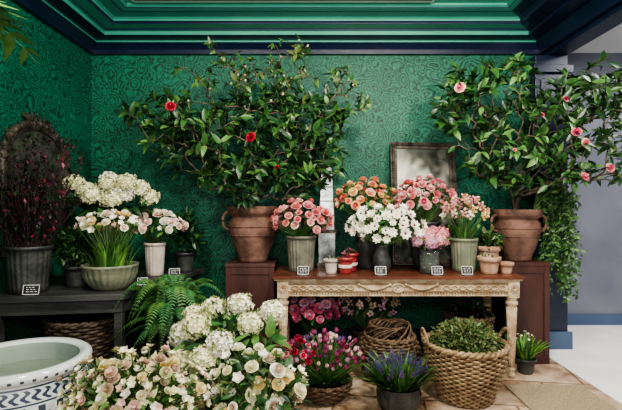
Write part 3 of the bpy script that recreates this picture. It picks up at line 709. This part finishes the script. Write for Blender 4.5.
for k in range(120): frond(m,(c[0],c[1],.40),k*2.4+U(-.3,.3),U(.20,.44),U(.12,.42),random.choice([FERN,FERN,L2,L3]),34,.15)
m.build('potted_fern',origin=(*c,0))
m=MB(); c=(-.50,2.66); pot(m,(*c,0),.11,.14,.34,DZINC)
for p in ((-.74,2.6,.58),(-.64,2.5,.66),(-.49,2.44,.58),(-.34,2.50,.67),(-.42,2.66,.74),(-.58,2.68,.72),(-.22,2.62,.71),(-.72,2.76,.66),(-.26,2.8,.64),(-.58,2.40,.51),(-.70,2.44,.49)):
    m.tmp(random.choice(HEAD),frame(nrm(V((p[0]+.48)*1.5,-.5,1))),np.array(p),U(.062,.082),[random.choice([CREAMP,WHITE,CREAMP]),GREENISH]); stem(m,(*c,.32),p,STEM,.005)
leaves(m,(-.48,2.62,.50),(.28,.25,.19),280,.11,[L2,L1,L3],minz=-.9,inner=.4)
m.build('cream_hydrangea_bucket',origin=(*c,0))
m=MB(); c=(-.84,2.12); pot(m,(*c,0),.10,.13,.28,ZINC)
bouquet(m,(-.83,2.12,.42),(.31,.22,.18),260,OPEN+OPEN+ROSES,.025,[[DUSTY,GREENISH],[CREAMP,DUSTY],[DUSTY,DUSTY],[CREAMP,CREAMP],[PPINK,DUSTY],[WHITE,GREENISH],[CREAMP,YEL]],(*c,.27),nl=330,lsize=.05,lm=[L4,L2,L3,GREENISH],minz=-.3,jit=.16,lout=.98)
m.build('hellebore_bouquet',origin=(*c,0))
m=MB(); c=(-.27,2.24); pot(m,(*c,0),.09,.12,.26,ZINC)
bouquet(m,(-.27,2.24,.39),(.23,.19,.18),76,OPEN+ROSES,.034,[[CREAMP,YEL],[WHITE,GREENISH],[CREAMP,CREAMP],[DUSTY,WHITE],[WHITE,CREAMP]],(*c,.25),nl=320,lsize=.065,lm=[L2,L4,L1,L2],minz=-.4,jit=.22,lout=1.0)
m.build('lisianthus_bouquet',origin=(*c,0))
m=MB(); c=(.09,3.10); basket(m,(*c,0),lambda t:.12+.065*math.sin(t*1.5),.13,WICKM,rows=7,stakes=24,tr=.008,rim=.01)
bouquet(m,(.10,3.10,.27),(.24,.19,.14),120,TULIP,.034,[[MAG],[LILAC],[WINE],[LILAC],[PURP],[PPINK],[MAG]],(*c,.08),nl=0,minz=-.05,up=1.2,stemr=.004,jit=.2)
bouquet(m,(-.12,3.02,.30),(.12,.10,.10),26,ROSES,.026,[[RED,HOT],[WINE,RED],[HOT,PINK]],(*c,.08),nl=20,lsize=.05,lm=[L2],minz=0,up=.6,stemr=.003,jit=.2)
for _ in range(130):
    a=U(0,6.28); m.tmp(random.choice(BLADE),frame(V(math.cos(a)*.8,math.sin(a)*.8,1),-V(math.cos(a),math.sin(a),0)),V(c[0]+.08*math.cos(a),c[1]+.08*math.sin(a),.09),U(.14,.25),[random.choice([L2,L3,L1])])
m.build('basket_of_tulips',origin=(*c,0),lim=(-3,3,0,3.4,0,2))
m=MB(); c=(0.0,3.74); pot(m,(*c,0),.10,.13,.28,DZINC)
bouquet(m,(0,3.74,.46),(.22,.16,.13),60,PEONY,.034,[[LILAC,HOT],[PINK,LILAC],[HOT,MAG]],(*c,.26),nl=80,lsize=.08,lm=[L1,L2],minz=-.3)
m.build('magenta_peony_bucket',origin=(*c,0))
m=MB(); c=(.48,3.84); pot(m,(*c,0),.10,.13,.28,DZINC)
bouquet(m,(.48,3.84,.46),(.24,.13,.11),36,SPRIG,.06,[[PPINK],[DUSTY],[LILAC]],(*c,.26),nl=70,lsize=.08,lm=[L1,L2,L4],minz=-.3)
m.build('dusty_pink_bucket',origin=(*c,0))
m=MB(); basket(m,(.60,3.46,0),lambda t:.14+.09*math.sin(math.pi*(.08+.75*t)),.33,WICKM,rows=16,stakes=26,tr=.010)
for k in range(40):
    a=U(0,6.28); pts=[(.60+.18*math.cos(a+t*1.3)*(1-.2*t),3.46+.18*math.sin(a+t*1.3)*(1-.2*t),.33+.08*math.sin(t*2)+U(0,.02)) for t in np.linspace(0,1.5,7)]; m.tube(pts,.005,WICKM,4)
m.build('brown_wicker_basket',origin=(.60,3.46,0))
m=MB(); c=(.57,2.93); vase(m,(*c,0),[(.10,0),(.11,.006),(.135,.05),(.142,.12),(.135,.15),(.14,.16),(.13,.16),(.12,.12)],DZINC,64,(16,.006,1,3)); m.disc((*c,.14),.125,SOIL)
bouquet(m,(*c,.24),(.17,.15,.085),62,MUSC,.036,[[INDIGO],[PURP],[INDIGO]],(*c,.13),minz=-.05,up=2.2,face=V(0,0,0),jit=.22)
for _ in range(260):
    a=U(0,6.28); m.tmp(random.choice(BLADE),frame(V(math.cos(a)*U(0,1),math.sin(a)*U(0,1),1),-V(math.cos(a),math.sin(a),0)),V(c[0]+.09*math.cos(a),c[1]+.09*math.sin(a),.13),U(.12,.25),[random.choice([L2,L3,L1])])
m.build('potted_grape_hyacinths',origin=(*c,0))
m=MB(); c=(1.06,3.10); basket(m,(*c,0),lambda t:.17+.10*math.sin(t*1.45),.38,WICK,rows=24,stakes=40,tr=.009,rim=.018,handles=True)
m.disc((*c,.34),.245,MOSS,32,.06)
leaves(m,(c[0],c[1],.36),(.24,.22,.17),1700,.036,[MOSS,L4,L2,MOSS],LEAFS,minz=0,inner=.35)
m.build('wicker_basket_with_moss',origin=(*c,0))
m=MB(); c=(1.30,3.72); basket(m,(*c,0),lambda t:.13+.06*t,.42,WICKD,rows=16,stakes=26,tr=.01); leaves(m,(*c,.44),(.16,.14,.12),120,.07,[L1,TWIG],minz=0,inner=.2); m.build('dark_wicker_basket',origin=(*c,0),lim=(0,3,3,4.2,0,.62))
m=MB(); c=(1.70,3.57); pot(m,(*c,0),.055,.075,.12,DZINC)
for _ in range(120):
    a=U(0,6.28); m.tmp(random.choice(BLADE),frame(V(math.cos(a)*U(0,.7),math.sin(a)*U(0,.7),1),-V(math.cos(a),math.sin(a),0)),V(c[0]+.04*math.cos(a),c[1]+.04*math.sin(a),.10),U(.12,.22),[random.choice([L2,L3,SHOOT])])
bouquet(m,(*c,.27),(.06,.06,.05),8,OPEN,.015,[[WHITE,YEL]],(*c,.1),up=1)
m.build('potted_snowdrops',origin=(*c,0),lim=(0,2.0,3,3.74))
tag(.70,2.70,0,.09,.06)
m=MB(); c=(-1.80,1.62); pot(m,(*c,0),.12,.16,.32,TERRA2)
for k in range(9):
    az=k*.7; base=V(*c,.3); h=U(1.5,1.9)
    m.tube([base,V(c[0]+.03*math.cos(az),c[1]+.03*math.sin(az),.3+h*.6)],[.01,.006],STEM,6)
    frond(m,(c[0]+.03*math.cos(az),c[1]+.03*math.sin(az),.3+h*.6),az,.42,.4,random.choice([L2,L1]),14,.5)
for az,L,zz in ((1.0,.74,1.82),(1.2,.66,1.94),(.9,.6,1.9)):
    b1=V(c[0]+.03,c[1]+.03,zz); m.tube([V(*c,.3),b1],[.012,.007],STEM,6); frond(m,b1,az,L,.38,random.choice([L2,L3]),13,.5,PINW)
m.build('potted_palm',origin=(*c,0),lim=(-2.08,0,.5,4,0,2.7))

# ================================================================= LIGHT
from mathutils import Vector
def area(name,loc,aim,size,e,col=(1,1,1),sy=None,spread=None):
    l=bpy.data.lights.new(name,'AREA'); l.energy=e; l.color=col; l.size=size
    if sy: l.shape='RECTANGLE'; l.size_y=sy
    if spread: l.spread=spread
    o=bpy.data.objects.new(name,l); o.location=loc
    d=np.array(aim)-np.array(loc)
    o.rotation_euler=Vector(d).to_track_quat('-Z','Y').to_euler(); bpy.context.collection.objects.link(o)
area('added_front_fill',(.2,-.4,1.7),(.2,4,1.3),3.4,42,(1,.96,.90),2.2)  # fill light added behind the camera; no window is modelled there
area('added_ceiling_fill',(0,-.2,1.9),(0,2.9,3.0),1.2,36,(1,.97,.92),.4)  # unseen fill, added behind the camera to brighten the ceiling
area('ceiling_spotlight',(-.9,1.6,2.92),(-.8,3.7,.9),.2,44,(1,.91,.78))
area('ceiling_spotlight',(.6,1.8,2.92),(.5,3.7,.9),.2,64,(1,.91,.78))
area('ceiling_spotlight',(1.5,1.6,2.92),(1.5,3.9,1.3),.2,50,(1,.91,.78))
area('annex_ceiling_light',(3.4,3.2,2.9),(3.4,3.3,0),1.2,85,(1,.96,.93))
w=bpy.data.worlds.new('World'); bpy.context.scene.world=w; w.use_nodes=True
w.node_tree.nodes['Background'].inputs[0].default_value=(1,.98,.96,1); w.node_tree.nodes['Background'].inputs[1].default_value=.24
try: bpy.context.scene.view_settings.look='AgX - Medium High Contrast'
except Exception as e: print(e)

cam=bpy.data.cameras.new('camera'); cam.lens=450/622*36; cam.sensor_width=36; cam.clip_start=.05
co=bpy.data.objects.new('camera',cam); co.location=(0,0,1.33); co.rotation_euler=(math.pi/2,0,0)
bpy.context.collection.objects.link(co); bpy.context.scene.camera=co
